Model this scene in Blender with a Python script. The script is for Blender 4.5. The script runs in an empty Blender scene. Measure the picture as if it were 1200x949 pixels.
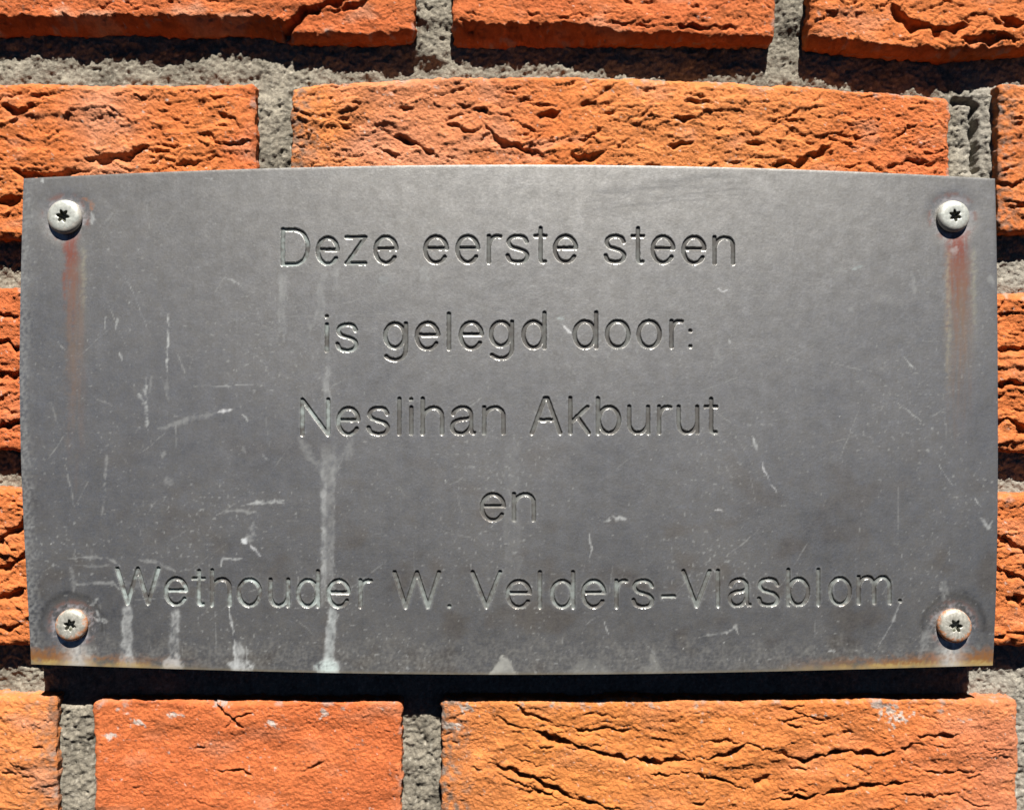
import bpy, math
import numpy as np
from mathutils import Vector

# ------------------------------------------------------------------ camera, sky, sun, exposure
S = 0.26e-3            # metres per photo pixel on the plane of the plaque's face (plaque about 300 x 150 mm)
CX, CY = 600.0, 474.5  # centre of the picture
D = 1050.0             # camera distance in the same units (about 27 cm)
scn = bpy.context.scene
col = scn.collection
cam_data = bpy.data.cameras.new('camera')
cam = bpy.data.objects.new('camera', cam_data)
col.objects.link(cam)
cam.location = (0, -D * S, 0)
cam.rotation_euler = (math.radians(90), 0, 0)
cam_data.sensor_width = 36.0
cam_data.lens = 36.0 * D / 1200.0
cam_data.clip_start = 0.01
cam_data.clip_end = 100.0
scn.camera = cam

SUN = Vector((0.16, -1.0, 1.58)).normalized()      # direction towards the sun
el = math.asin(SUN.z)
rot = math.atan2(SUN.x, SUN.y)
world = bpy.data.worlds.new('World')
scn.world = world
world.use_nodes = True
wn = world.node_tree
wn.nodes.clear()
sky = wn.nodes.new('ShaderNodeTexSky')
sky.sky_type = 'NISHITA'
sky.sun_disc = False
sky.sun_elevation = el
sky.sun_rotation = rot
sky.air_density = 0.05      # very clear, deep sky: hard black shadows
sky.dust_density = 0.0
sky.altitude = 2500
scn.cycles.diffuse_bounces = 1
bg = wn.nodes.new('ShaderNodeBackground')
bg.inputs['Strength'].default_value = 0.05
wo = wn.nodes.new('ShaderNodeOutputWorld')
wn.links.new(sky.outputs[0], bg.inputs[0])
wn.links.new(bg.outputs[0], wo.inputs[0])
sun_data = bpy.data.lights.new('sun', 'SUN')
sun_data.energy = 5.0
sun_data.angle = math.radians(0.5)
sun_data.color = (1.0, 0.965, 0.91)
sun = bpy.data.objects.new('sun', sun_data)
col.objects.link(sun)
sun.rotation_euler = (-SUN).to_track_quat('-Z', 'Y').to_euler()
scn.view_settings.view_transform = 'Standard'
scn.view_settings.look = 'None'
scn.view_settings.gamma = 1.0
scn.view_settings.use_curve_mapping = False
scn.view_settings.exposure = 1.25

# ------------------------------------------------------------------ noise helpers (numpy)
def pn(x, y, seed):
    """gradient noise, about -1..1"""
    rng = np.random.RandomState(seed)
    perm = rng.permutation(256)
    ang = rng.rand(256) * 2 * np.pi
    gx, gy = np.cos(ang), np.sin(ang)
    xi = np.floor(x).astype(np.int64); yi = np.floor(y).astype(np.int64)
    xf = x - xi; yf = y - yi
    u = xf * xf * xf * (xf * (xf * 6 - 15) + 10)
    v = yf * yf * yf * (yf * (yf * 6 - 15) + 10)
    def g(ix, iy, fx, fy):
        h = perm[(perm[ix & 255] + iy) & 255]
        return gx[h] * fx + gy[h] * fy
    a = g(xi, yi, xf, yf); b = g(xi + 1, yi, xf - 1, yf)
    c = g(xi, yi + 1, xf, yf - 1); d = g(xi + 1, yi + 1, xf - 1, yf - 1)
    return ((a + u * (b - a)) + v * ((c + u * (d - c)) - (a + u * (b - a)))) * 1.5

def fbm(x, y, seed, octs=4, gain=0.5):
    s = 0; a = 1.0
    for o in range(octs):
        s = s + a * pn(x * 2 ** o + 13.7 * o, y * 2 ** o - 7.3 * o, seed + o)
        a *= gain
    return s

def sm(a, b, x):
    t = np.clip((x - a) / (b - a), 0, 1)
    return t * t * (3 - 2 * t)

def seg_dist(x, y, pts):
    """distance to a polyline, vertical offset from it (positive below in the picture) and position along it 0..1"""
    pts = np.asarray(pts, float)
    seg = np.hypot(*(pts[1:] - pts[:-1]).T)
    tot = max(seg.sum(), 1e-6)
    best = np.full(x.shape, 1e9); side = np.zeros(x.shape); par = np.zeros(x.shape)
    acc = 0.0
    for (ax, ay), (bx, by), L in zip(pts[:-1], pts[1:], seg):
        dx, dy = bx - ax, by - ay
        t = np.clip(((x - ax) * dx + (y - ay) * dy) / max(L * L, 1e-9), 0, 1)
        ex = x - (ax + t * dx); ey = y - (ay + t * dy)
        dd = np.hypot(ex, ey)
        m = dd < best
        best[m] = dd[m]; par[m] = ((acc + t * L) / tot)[m]
        side[m] = np.sign(dx * (y - ay) - dy * (x - ax))[m] * (1 if dx >= 0 else -1)
        acc += L
    return best, side * best, par

def world_pts(px, py, depth, d0):
    """photo pixel on the plane d0 behind the plaque's face, relief along the wall's normal only"""
    k = 1 + d0 / D
    return np.stack([(px - CX) * S * k, depth * S, (CY - py) * S * k], -1)

def make_mesh(name, verts, quads, colors=None, mat=None, parent=None, smooth=True, stain=None):
    me = bpy.data.meshes.new(name)
    n, q = len(verts), len(quads)
    me.vertices.add(n)
    me.vertices.foreach_set('co', np.ascontiguousarray(verts, np.float32).ravel())
    me.loops.add(q * 4)
    me.loops.foreach_set('vertex_index', np.ascontiguousarray(quads, np.int32).ravel())
    me.polygons.add(q)
    me.polygons.foreach_set('loop_start', np.arange(0, q * 4, 4, dtype=np.int32))
    me.update(calc_edges=True)
    if smooth:
        me.polygons.foreach_set('use_smooth', np.ones(q, bool))
    if colors is not None:
        at = me.attributes.new('tint', 'FLOAT_COLOR', 'POINT')
        at.data.foreach_set('color', np.ascontiguousarray(np.clip(colors, 0, 1), np.float32).ravel())
    if stain is not None:
        at = me.attributes.new('stain', 'FLOAT_COLOR', 'POINT')
        at.data.foreach_set('color', np.ascontiguousarray(np.clip(stain, 0, 1), np.float32).ravel())
    if mat: me.materials.append(mat)
    o = bpy.data.objects.new(name, me)
    col.objects.link(o)
    if parent: o.parent = parent
    return o

def lattice(x0, y0, nx, ny, cell, sub, refine, keep):
    """quads of a grid whose marked cells are cut sub x sub; returns fine-lattice coordinates and quads"""
    K = nx * sub + 1
    ci, cj = np.nonzero(keep & ~refine)
    ci, cj = ci * sub, cj * sub
    Q = [np.stack([cj * K + ci, cj * K + ci + sub, (cj + sub) * K + ci + sub, (cj + sub) * K + ci], -1)]
    fi, fj = np.nonzero(keep & refine)
    for a in range(sub):
        for b in range(sub):
            i = fi * sub + a; j = fj * sub + b
            Q.append(np.stack([j * K + i, j * K + i + 1, (j + 1) * K + i + 1, (j + 1) * K + i], -1))
    Q = np.concatenate(Q)
    uq, inv = np.unique(Q.ravel(), return_inverse=True)
    inv = inv.reshape(-1, 4)
    X = x0 + (uq % K) * (cell / sub); Y = y0 + (uq // K) * (cell / sub)
    return X, Y, inv

# ------------------------------------------------------------------ materials
def new_mat(name):
    m = bpy.data.materials.new(name); m.use_nodes = True
    nt = m.node_tree
    return m, nt, nt.nodes['Principled BSDF']

def add_bump(nt, bsdf, specs):
    """chain of noise bumps in object space: (scale, detail, strength, distance)"""
    tc = nt.nodes.new('ShaderNodeTexCoord'); prev = None
    for sc, det, st, dist in specs:
        nz = nt.nodes.new('ShaderNodeTexNoise'); nz.inputs['Scale'].default_value = sc
        nz.inputs['Detail'].default_value = det; nz.inputs['Roughness'].default_value = 0.65
        nt.links.new(tc.outputs['Object'], nz.inputs['Vector'])
        b = nt.nodes.new('ShaderNodeBump'); b.inputs['Strength'].default_value = st; b.inputs['Distance'].default_value = dist
        nt.links.new(nz.outputs[0], b.inputs['Height'])
        if prev: nt.links.new(prev.outputs[0], b.inputs['Normal'])
        prev = b
    nt.links.new(prev.outputs[0], bsdf.inputs['Normal'])
    return tc

def tinted(nt, bsdf, tc, scale, amount):
    at = nt.nodes.new('ShaderNodeAttribute'); at.attribute_name = 'tint'
    nz = nt.nodes.new('ShaderNodeTexNoise'); nz.inputs['Scale'].default_value = scale; nz.inputs['Detail'].default_value = 6
    nz.inputs['Roughness'].default_value = 0.7
    nt.links.new(tc.outputs['Object'], nz.inputs['Vector'])
    mr = nt.nodes.new('ShaderNodeMapRange')
    mr.inputs['From Min'].default_value = 0.25; mr.inputs['From Max'].default_value = 0.75
    mr.inputs['To Min'].default_value = 1 - amount; mr.inputs['To Max'].default_value = 1 + amount
    nt.links.new(nz.outputs[0], mr.inputs['Value'])
    vm = nt.nodes.new('ShaderNodeVectorMath'); vm.operation = 'SCALE'
    nt.links.new(at.outputs['Color'], vm.inputs[0]); nt.links.new(mr.outputs[0], vm.inputs['Scale'])
    nt.links.new(vm.outputs[0], bsdf.inputs['Base Color'])
    return at

mat_brick, nt, b = new_mat('fired_clay')
tc = add_bump(nt, b, [(1100, 6, 0.8, 0.0010), (3000, 4, 0.75, 0.0005)])
tinted(nt, b, tc, 500, 0.22)
b.inputs['Roughness'].default_value = 0.95; b.inputs['Specular IOR Level'].default_value = 0.15

mat_mortar, nt, b = new_mat('sandy_mortar')
tc = add_bump(nt, b, [(1500, 4, 0.55, 0.0008)])
tinted(nt, b, tc, 1700, 0.45)
b.inputs['Roughness'].default_value = 0.95; b.inputs['Specular IOR Level'].default_value = 0.2

mat_plate, nt, b = new_mat('weathered_zinc')
tc = add_bump(nt, b, [(1800, 5, 0.10, 0.0004), (120, 3, 0.05, 0.002)])
at = tinted(nt, b, tc, 2300, 0.2)
b.inputs['Metallic'].default_value = 1.0
b.inputs['Roughness'].default_value = 0.40
# lime, dirt and rust lie on the metal as a matt coat
coat = nt.nodes.new('ShaderNodeBsdfDiffuse')
sa = nt.nodes.new('ShaderNodeAttribute'); sa.attribute_name = 'stain'
nt.links.new(sa.outputs['Color'], coat.inputs['Color'])
mx = nt.nodes.new('ShaderNodeMixShader')
out = nt.nodes['Material Output']
nt.links.new(sa.outputs['Alpha'], mx.inputs[0]); nt.links.new(b.outputs[0], mx.inputs[1]); nt.links.new(coat.outputs[0], mx.inputs[2])
nt.links.new(mx.outputs[0], out.inputs['Surface'])

mat_screw, nt, b = new_mat('zinc_plated_steel')
tc = add_bump(nt, b, [(2500, 4, 0.15, 0.0003)])
at = tinted(nt, b, tc, 1300, 0.3)
mr = nt.nodes.new('ShaderNodeMapRange'); mr.inputs['To Min'].default_value = 0.35; mr.inputs['To Max'].default_value = 0.0
nt.links.new(at.outputs['Alpha'], mr.inputs['Value']); nt.links.new(mr.outputs[0], b.inputs['Metallic'])
b.inputs['Roughness'].default_value = 0.5

# ------------------------------------------------------------------ the brick wall
wall = bpy.data.objects.new('brick_wall', None)
col.objects.link(wall)
wall['label'] = 'orange rough-faced brick wall with deep grey mortar joints behind the plaque'
wall['category'] = 'wall'
FACE, MORTAR = 25.0, 48.0      # depth of brick faces and mortar behind the plaque's face, in the same units

ORANGE = np.array([.52, .150, .044]); RED = np.array([.47, .122, .040]); YEL = np.array([.55, .190, .060])
PINK = np.array([.52, .235, .135]); SOOT = np.array([.17, .13, .10]); LIME = np.array([.50, .46, .41])

BRICKS = []   # outlines kept for the mortar

def brick(x0, x1, y0, y1, seed, fine=(), base=ORANGE, tops=None, bots=None, depth=FACE, folds=1.0, grain=1.0,
          cracks=(), soot_left=0.0, soot_right=0.0, yel=0.5, pink=0.5, lime_top=0.0, tilt=0.0, edge=7.0, slant=0.15, smears=(), under=None, cracklets=.45):
    """one hand-moulded brick: relief, rounded arrises and returns running back into the joint.
    fine: (xa, xb, ya, yb) part in view that gets close-set vertices"""
    def axis(a, b, fa, fb, f=1.35, c=7.0):
        pts = [a]; p = a
        while p < b - 1e-6:
            p += f if fa - 3 <= p <= fb else c
            pts.append(min(p, b))
        return np.array(pts)
    xa, xb, ya, yb = fine if fine else (9e9, 9e9, 9e9, 9e9)
    xs, ys = axis(x0, x1, xa, xb), axis(y0, y1, ya, yb)
    ring = np.array([30, 22, 15, 9.5, 5.5, 2.5])
    m = len(ring)
    gx = np.concatenate([np.full(m, x0), xs, np.full(m, x1)]); gy = np.concatenate([np.full(m, y0), ys, np.full(m, y1)])
    bx = np.concatenate([ring, np.zeros(len(xs)), ring[::-1]]); by = np.concatenate([ring, np.zeros(len(ys)), ring[::-1]])
    X, Y = np.meshgrid(gx, gy); BX, BY = np.meshgrid(bx, by)
    back = np.maximum(BX, BY)
    sd = seed * 37
    # rounded corners in outline
    R = 5.5
    dl, dr, dt, db = X - x0, x1 - X, Y - y0, y1 - Y
    ex = np.maximum(R - np.minimum(dl, dr), 0); ey = np.maximum(R - np.minimum(dt, db), 0)
    hyp = np.maximum(np.hypot(ex, ey), 1e-6); k = np.maximum(ex, ey) / hyp
    Px = X + np.where(dl < dr, 1, -1) * ex * (1 - k); Py = Y + np.where(dt < db, 1, -1) * ey * (1 - k)
    # uneven outline
    ew = np.exp(-np.minimum(np.minimum(dl, dr), np.minimum(dt, db)) / 30)
    Px = Px + ew * (2.6 * fbm(Y / 45, X / 90, sd + 1, 3) + 1.1 * fbm(Y / 9, X / 9, sd + 2, 3))
    Py = Py + ew * (2.6 * fbm(X / 70, Y / 90, sd + 3, 3) + 1.1 * fbm(X / 10, Y / 9, sd + 4, 3))
    if tops is not None:
        t = np.interp(X, *zip(*tops)) - y0
        Py = Py + t * (1 - sm(y0, y0 + 120, Y))
    if bots is not None:
        t = np.interp(X, *zip(*bots)) - y1
        Py = Py + t * sm(y1 - 120, y1, Y)
    # relief, positive towards the viewer
    wx = Px + 9 * fbm(Px / 40, Py / 40, sd + 5, 3); wy = Py + 7 * fbm(Px / 38, Py / 30, sd + 6, 3)
    h = 4.0 * fbm(Px / 110, Py / 70, sd + 7, 3)
    def fold(lam, amp, s, str_x):
        ph = (wy + slant * wx) / lam + 0.9 * fbm(wx / (lam * str_x), wy / (lam * 1.6), s, 3)
        fr = ph - np.floor(ph)
        saw = np.where(fr < .9, fr / .9, 1 - sm(.9, 1.0, fr))
        msk = sm(0.1, 0.65, fbm(Px / (lam * 2.2), Py / (lam * 1.1), s + 5, 3) + 0.05)
        return amp * saw * msk
    if folds > 0:
        h = h + .72 * folds * (fold(34, 5.0, sd + 10, 4) + fold(17, 3.0, sd + 20, 3) + fold(9, 2.3, sd + 30, 2.5))
        pit = fbm(Px / 13, Py / 8, sd + 50, 2)
        h = h - folds * 1.8 * sm(.6, 1.0, pit)
    h = h + grain * (0.6 * fbm(Px / 6.5, Py / 6, sd + 40, 3, .7) + 0.85 * pn(Px / 3.0, Py / 2.7, sd + 44) - 1.5 * sm(.62, 1.0, fbm(Px / 5.5, Py / 4.6, sd + 46, 2)))
    jx = Px + 2.8 * fbm(Px / 14, Py / 14, sd + 60, 3); jy = Py + 3.6 * fbm(Px / 16, Py / 16, sd + 61, 3)
    rg = np.random.RandomState(sd + 5)
    cracks = list(cracks)
    if fine:
        for _ in range(int(1.7 * cracklets * (min(x1, xb) - max(x0, xa)) * (min(y1, yb) - max(y0, ya)) / 1000)):
            cx_, cy_ = rg.uniform(max(x0, xa), min(x1, xb)), rg.uniform(max(y0, ya), min(y1, yb))
            L_ = rg.uniform(7, 26); an = rg.normal(-slant * .7, .28); b_ = rg.normal(0, 2.5)
            cracks.append(([(cx_ - L_, cy_ - L_ * an), (cx_, cy_ + b_), (cx_ + L_, cy_ + L_ * an)], rg.uniform(1.1, 2.6), rg.uniform(1.3, 3.6)))
    for pts, w, dep in cracks:
        lo = np.min(pts, 0) - 32; hi = np.max(pts, 0) + 32
        i0, i1 = np.searchsorted(gx, [lo[0], hi[0]]); j0, j1 = np.searchsorted(gy, [lo[1], hi[1]])
        if i1 <= i0 or j1 <= j0: continue
        W_ = (slice(j0, j1), slice(i0, i1))
        dd, side, par = seg_dist(jx[W_], jy[W_], pts)
        tap = np.clip(np.minimum(par, 1 - par) * 5, 0.12, 1)  * (0.75 + 0.75 * pn(Px[W_] / 18, Py[W_] / 18, sd + 62))
        t = side / np.maximum(.82 * w * tap, .3)
        prof = sm(-0.22, 0.1, t) * (1 - sm(0.6, 2.3, t))
        lip = np.exp(-((t + 1.2) / 1.4) ** 2) * (t < 0) * .18
        h[W_] -= 1.0 * dep * tap * (prof - .8 * lip)
    # arris rounding
    e_in = np.minimum(np.minimum(dl, dr), np.minimum(dt, db))
    rr = edge * (1 + 0.5 * fbm(X / 40, Y / 40, sd + 70, 2))
    q = np.clip(1 - e_in / np.maximum(rr, 2), 0, 1)
    h = h * (1 - 0.5 * q) - rr * 0.55 * q ** 2.2
    if under is not None:      # lower arris worn back to a chamfer
        wdt = np.interp(X, *zip(*under)) + 4 * fbm(X / 14, Y / 40, sd + 75, 3)
        h = h - 1.15 * np.maximum(wdt - db, 0)
    h = h + tilt * (Y - (y0 + y1) / 2) / 100
    # returns: a little rough too
    rn = np.where(back > 0, 1, 0)
    ox = np.where(BX > 0, np.where(X <= x0, -1, 1), 0); oy = np.where(BY > 0, np.where(Y <= y0, -1, 1), 0)
    rough = 1.8 * fbm((X + Y) / 8, back / 6, sd + 80, 3) * rn
    Px = Px + ox * rough; Py = Py + oy * rough
    depthv = depth - h + back + rn * 0.8 * pn((X + Y) / 5, back / 4, sd + 81)
    V = world_pts(Px, Py, depthv, depth).reshape(-1, 3)
    # colour of the clay
    Qx, Qy = Px, Py
    Px = Px + 1.3 * back; Py = Py + 1.7 * back      # so that nothing streaks along the returns
    n1 = fbm(Px / 150, Py / 80, sd + 90, 3)[..., None]; n2 = fbm(Px / 90, Py / 50, sd + 93, 4)[..., None]
    if isinstance(base, list):      # clay that changes along the brick
        bx0 = [p[0] for p in base]
        C = np.stack([np.interp(Px + 25 * n2[..., 0], bx0, [p[1][q_] for p in base]) for q_ in range(3)], -1)
    else:
        C = base + 0 * n1
    C = C + (YEL - C) * yel * sm(-.25, .5, n1)
    C = C + (PINK - C) * pink * sm(.15, .75, n2)
    n3 = fbm(Px / 22, Py / 14, sd + 96, 4)[..., None]
    C = C * (1 + 0.16 * n3)
    spk = fbm(Px / 5, Py / 5, sd + 99, 2)
    if soot_left or soot_right:
        sn = 18 * fbm(Px / 20, Py / 20, sd + 110, 3)
        a = soot_left * (1 - sm(4, 38, dl + sn)) + soot_right * (1 - sm(4, 38, dr + sn))
        a = np.clip(a * sm(-.5, .5, fbm(Px / 7, Py / 7, sd + 112, 3)), 0, 1)[..., None]
        C = C + (SOOT - C) * a
    ln = fbm(Px / 26, Py / 16, sd + 120, 3) + .6 * spk
    a = lime_top * sm(.45, .9, ln - dt / 55) + 0.6 * sm(1.0, 1.2, spk + .35 * ln)
    for sx, sy, sr in smears:
        a = a + sm(.1, .5, 1 - np.hypot((Px - sx) / sr, (Py - sy) / (sr * .6)) + .5 * spk + .5 * ln - .2)
    ed = np.minimum(np.minimum(dl, dr), np.minimum(dt, db))
    a = a + .55 * sm(.25, .8, fbm(Px / 17, Py / 17, sd + 130, 4) - ed / 26)      # mortar left on the arrises
    a = np.clip(a, 0, .85)[..., None]
    C = C + (LIME * (1 - .35 * (ed < 14))[..., None] - C) * a
    dk = .5 * sm(.75, 1.05, fbm(Px / 6, Py / 5, sd + 140, 3) + .4 * fbm(Px / 60, Py / 50, sd + 144, 2))[..., None]
    C = C + (SOOT - C) * dk
    C = np.concatenate([C, np.ones(C.shape[:2] + (1,))], -1).reshape(-1, 4)
    ny_, nx_ = X.shape
    i, j = np.meshgrid(np.arange(nx_ - 1), np.arange(ny_ - 1))
    cx_ = (i < m) | (i >= nx_ - 1 - m); cy_ = (j < m) | (j >= ny_ - 1 - m)
    ok = ~(cx_ & cy_)
    i, j = i[ok], j[ok]
    Q = np.stack([j * nx_ + i, (j + 1) * nx_ + i, (j + 1) * nx_ + i + 1, j * nx_ + i + 1], -1)
    BRICKS.append((x0, x1, y0, y1, tops, bots))
    return make_mesh('brick', V, Q, C, mat_brick, wall)

# course at the top of the picture
brick(-300, 485, -146, 41, 1, (-12, 490, -12, 60), base=RED, yel=.25, pink=1.0, folds=.35, edge=6, tilt=0, depth=21, under=[(0, 16), (325, 17), (350, 7), (487, 5)],
      bots=[(-300, 34), (300, 34), (345, 44), (430, 46), (487, 42)],
      cracks=[([(318, 60), (335, 26), (352, 12), (380, 2), (420, -6)], 7, 15), ([(352, 16), (400, 8), (440, -4)], 4, 7)])
brick(531, 909, -140, 47, 2, (525, 915, -12, 60), base=RED, yel=.2, pink=.6, folds=.55, edge=6, tilt=0, depth=21, under=[(531, 20), (680, 18), (730, 8), (909, 5)],
      bots=[(531, 44), (700, 46), (909, 48)],
      cracks=[([(690, 24), (760, 30), (850, 32), (905, 28)], 3, 4)])
brick(950, 1720, -134, 60, 3, (940, 1214, -12, 80), base=ORANGE * .97, yel=.35, pink=.4, folds=.8, edge=7, tilt=0, depth=20, under=[(947, 9), (1200, 6)],
      bots=[(947, 51), (1000, 56), (1110, 66), (1200, 56), (1720, 54)],
      cracks=[([(1045, 0), (1065, 22), (1095, 32), (1140, 30)], 9, 12), ([(1120, 48), (1155, 40), (1200, 46)], 7, 9), ([(1170, 18), (1205, 30)], 8, 9)])
# second course, its lower half behind the plaque
brick(-470, 300, 99, 279, 4, (-12, 305, 90, 290), yel=.35, pink=.5,
      base=[(0, ORANGE), (60, ORANGE), (115, .7 * PINK + .3 * ORANGE), (185, ORANGE), (250, ORANGE), (300, RED * 1.08)], folds=.9, slant=-.1, depth=24, lime_top=.3, cracklets=.7,
      cracks=[([(96, 186), (140, 180), (192, 167)], 8, 9), ([(0, 122), (28, 129), (52, 119)], 6, 8), ([(150, 172), (205, 178)], 5, 6),
              ([(-5, 195), (50, 205), (110, 196)], 6, 8), ([(200, 195), (250, 184), (275, 180)], 4, 5), ([(-12, 236), (12, 228), (30, 232)], 9, 11)])
brick(341, 1113, 90, 282, 5, (335, 1118, 80, 222), yel=.25, pink=.5,
      base=[(341, YEL), (385, YEL), (430, .6 * PINK + .4 * ORANGE), (540, .5 * PINK + .5 * ORANGE), (640, ORANGE), (740, YEL), (880, YEL), (990, ORANGE), (1080, RED * 1.1)], folds=.8, slant=.22, cracklets=.75, soot_left=.8, depth=24, lime_top=.35,
      tops=[(341, 103), (400, 97), (500, 92), (600, 89.5), (800, 93), (950, 102), (1060, 110), (1113, 114)],
      cracks=[([(568, 145), (585, 164), (617, 173), (645, 188)], 5, 8), ([(442, 150), (494, 171), (519, 186)], 5, 8), ([(625, 131), (664, 131)], 6, 8),
              ([(519, 143), (554, 154)], 3.5, 5), ([(665, 182), (718, 177)], 6, 7), ([(533, 122), (577, 130)], 3.5, 5), ([(778, 140), (818, 136)], 3.5, 6),
              ([(893, 190), (930, 190), (978, 168)], 7, 9), ([(1036, 198), (1067, 185), (1090, 190)], 8, 9), ([(662, 166), (690, 162)], 5, 6),
              ([(780, 170), (815, 166)], 4, 6), ([(800, 118), (840, 121)], 3, 4), ([(440, 172), (470, 183)], 3.5, 5), ([(872, 165), (900, 168)], 4, 6),
              ([(400, 146), (428, 155)], 3, 5)])
brick(1172, 1560, 98, 272, 6, (1160, 1214, 90, 285), yel=.6, pink=.3, folds=.9, soot_left=.7, slant=.1, depth=24,
      cracks=[([(1160, 210), (1185, 216), (1215, 205)], 4, 6), ([(1165, 246), (1215, 236)], 4, 6)])
# third course: only its ends show beside the plaque
brick(-560, 190, 336, 528, 7, (-12, 44, 325, 540), yel=.1, pink=.2, folds=1.0, base=RED * 1.03, slant=-.1, depth=23,
      cracks=[([(-12, 395), (10, 400), (30, 412)], 6, 8), ([(-10, 435), (12, 437), (40, 436)], 7, 9), ([(-12, 500), (30, 490)], 6, 8), ([(-12, 365), (30, 372)], 4, 5)])
brick(240, 620, 336, 528, 8, depth=20.5); brick(668, 1120, 338, 528, 9, depth=20.5)
brick(1150, 1700, 344, 530, 10, (1156, 1214, 335, 545), yel=.25, pink=.25, folds=1.0, depth=23,
      cracks=[([(1160, 410), (1190, 404), (1215, 408)], 6, 8), ([(1160, 452), (1185, 444), (1215, 456)], 8, 10), ([(1160, 500), (1180, 490), (1215, 505)], 8, 11), ([(1160, 368), (1215, 362)], 4, 5)])
# fourth course
brick(-400, 60, 573, 756, 11, (-12, 44, 560, 770), yel=.25, pink=.15, folds=1.1, slant=-.5, depth=23,
      cracks=[([(-12, 640), (12, 620), (36, 604)], 6, 9), ([(-12, 668), (20, 655), (40, 640)], 6, 9), ([(-12, 700), (30, 690)], 6, 9), ([(-12, 735), (30, 730)], 5, 6)])
brick(108, 560, 573, 754, 12, depth=20.5); brick(606, 1060, 575, 754, 13, depth=20.5)
brick(1104, 1580, 579, 757, 14, (1156, 1214, 565, 770), yel=.2, pink=.25, folds=1.1, slant=.4, depth=23,
      cracks=[([(1160, 660), (1185, 672), (1215, 684)], 6, 9), ([(1160, 622), (1215, 650)], 4, 6), ([(1178, 700), (1200, 696)], 10, 10), ([(1160, 745), (1215, 738)], 5, 6)])
# bottom course
brick(-320, 65, 817, 1003, 15, (-12, 78, 800, 962), base=YEL * 1.08, yel=.95, pink=.65, folds=.6, soot_right=.6, slant=-.3, depth=24, lime_top=.2)
brick(110, 470, 821, 1004, 16, (100, 480, 805, 962), yel=.12, pink=.35, base=RED * 1.08, folds=.07, grain=1.0, cracklets=.08, depth=25, lime_top=.75, edge=6,
      cracks=[([(246, 812), (254, 822), (266, 836), (288, 853)], 3.4, 5), ([(250, 902), (280, 902), (300, 908)], 2.2, 4), ([(225, 878), (240, 876)], 2, 3)], smears=[(262, 822, 14), (128, 862, 9), (200, 838, 8), (160, 848, 9), (315, 846, 9), (380, 836, 9)])
brick(517, 1193, 820, 1004, 17, (508, 1200, 805, 962), yel=.4, pink=.15,
      base=[(517, YEL * .95), (620, np.array([.53, .186, .050])), (900, np.array([.52, .172, .048])), (1060, ORANGE), (1190, .5 * RED + .5 * PINK)], folds=.5, slant=-.05, soot_left=.95, depth=25, lime_top=.6, edge=6,
      cracks=[([(568, 832), (596, 846), (645, 860), (697, 878), (736, 888), (781, 890), (840, 884), (875, 872), (925, 880)], 5.5, 11),
              ([(895, 878), (945, 890), (980, 879), (1040, 883), (1075, 868), (1125, 876)], 5, 10), ([(662, 852), (745, 857)], 4, 7),
              ([(564, 888), (624, 909), (666, 930), (735, 950)], 4, 9), ([(810, 905), (840, 910), (882, 925)], 3, 7),
              ([(893, 938), (950, 932), (1015, 917), (1082, 917)], 4, 9), ([(575, 900), (620, 922), (660, 938)], 2.5, 5),
              ([(910, 842), (950, 838)], 2.5, 5), ([(915, 830), (945, 828)], 2.5, 4), ([(600, 822), (625, 838), (650, 846)], 3, 5),
              ([(880, 912), (905, 908)], 9, 9), ([(1070, 862), (1128, 860)], 3, 6), ([(1020, 932), (1130, 928)], 3, 5), ([(760, 906), (812, 905)], 3, 5),
              ([(830, 866), (860, 866)], 3, 5), ([(1060, 900), (1100, 906), (1150, 900)], 2.5, 4)],
      smears=[(530, 851, 13), (545, 830, 12), (1045, 836, 22)])
brick(1240, 1560, 817, 1004, 18, yel=.5, depth=25)
# courses just out of the picture and the wall's run to both sides
brick(-560, 60, -380, -196, 19); brick(108, 880, -382, -196, 20); brick(926, 1320, -380, -196, 21); brick(1366, 1760, -380, -196, 27)
brick(-600, 30, 1056, 1240, 22); brick(76, 850, 1056, 1240, 23); brick(896, 1290, 1056, 1240, 24); brick(1336, 1760, 1056, 1240, 28)
brick(-720, -346, -146, 40, 29); brick(-720, -516, 99, 280, 30); brick(1606, 1760, 98, 274, 31); brick(-720, -446, 573, 756, 32)
brick(1626, 1760, 579, 757, 33); brick(-720, -366, 813, 1003, 34); brick(1606, 1760, 817, 1004, 35); brick(-720, -606, 336, 528, 36)

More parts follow.
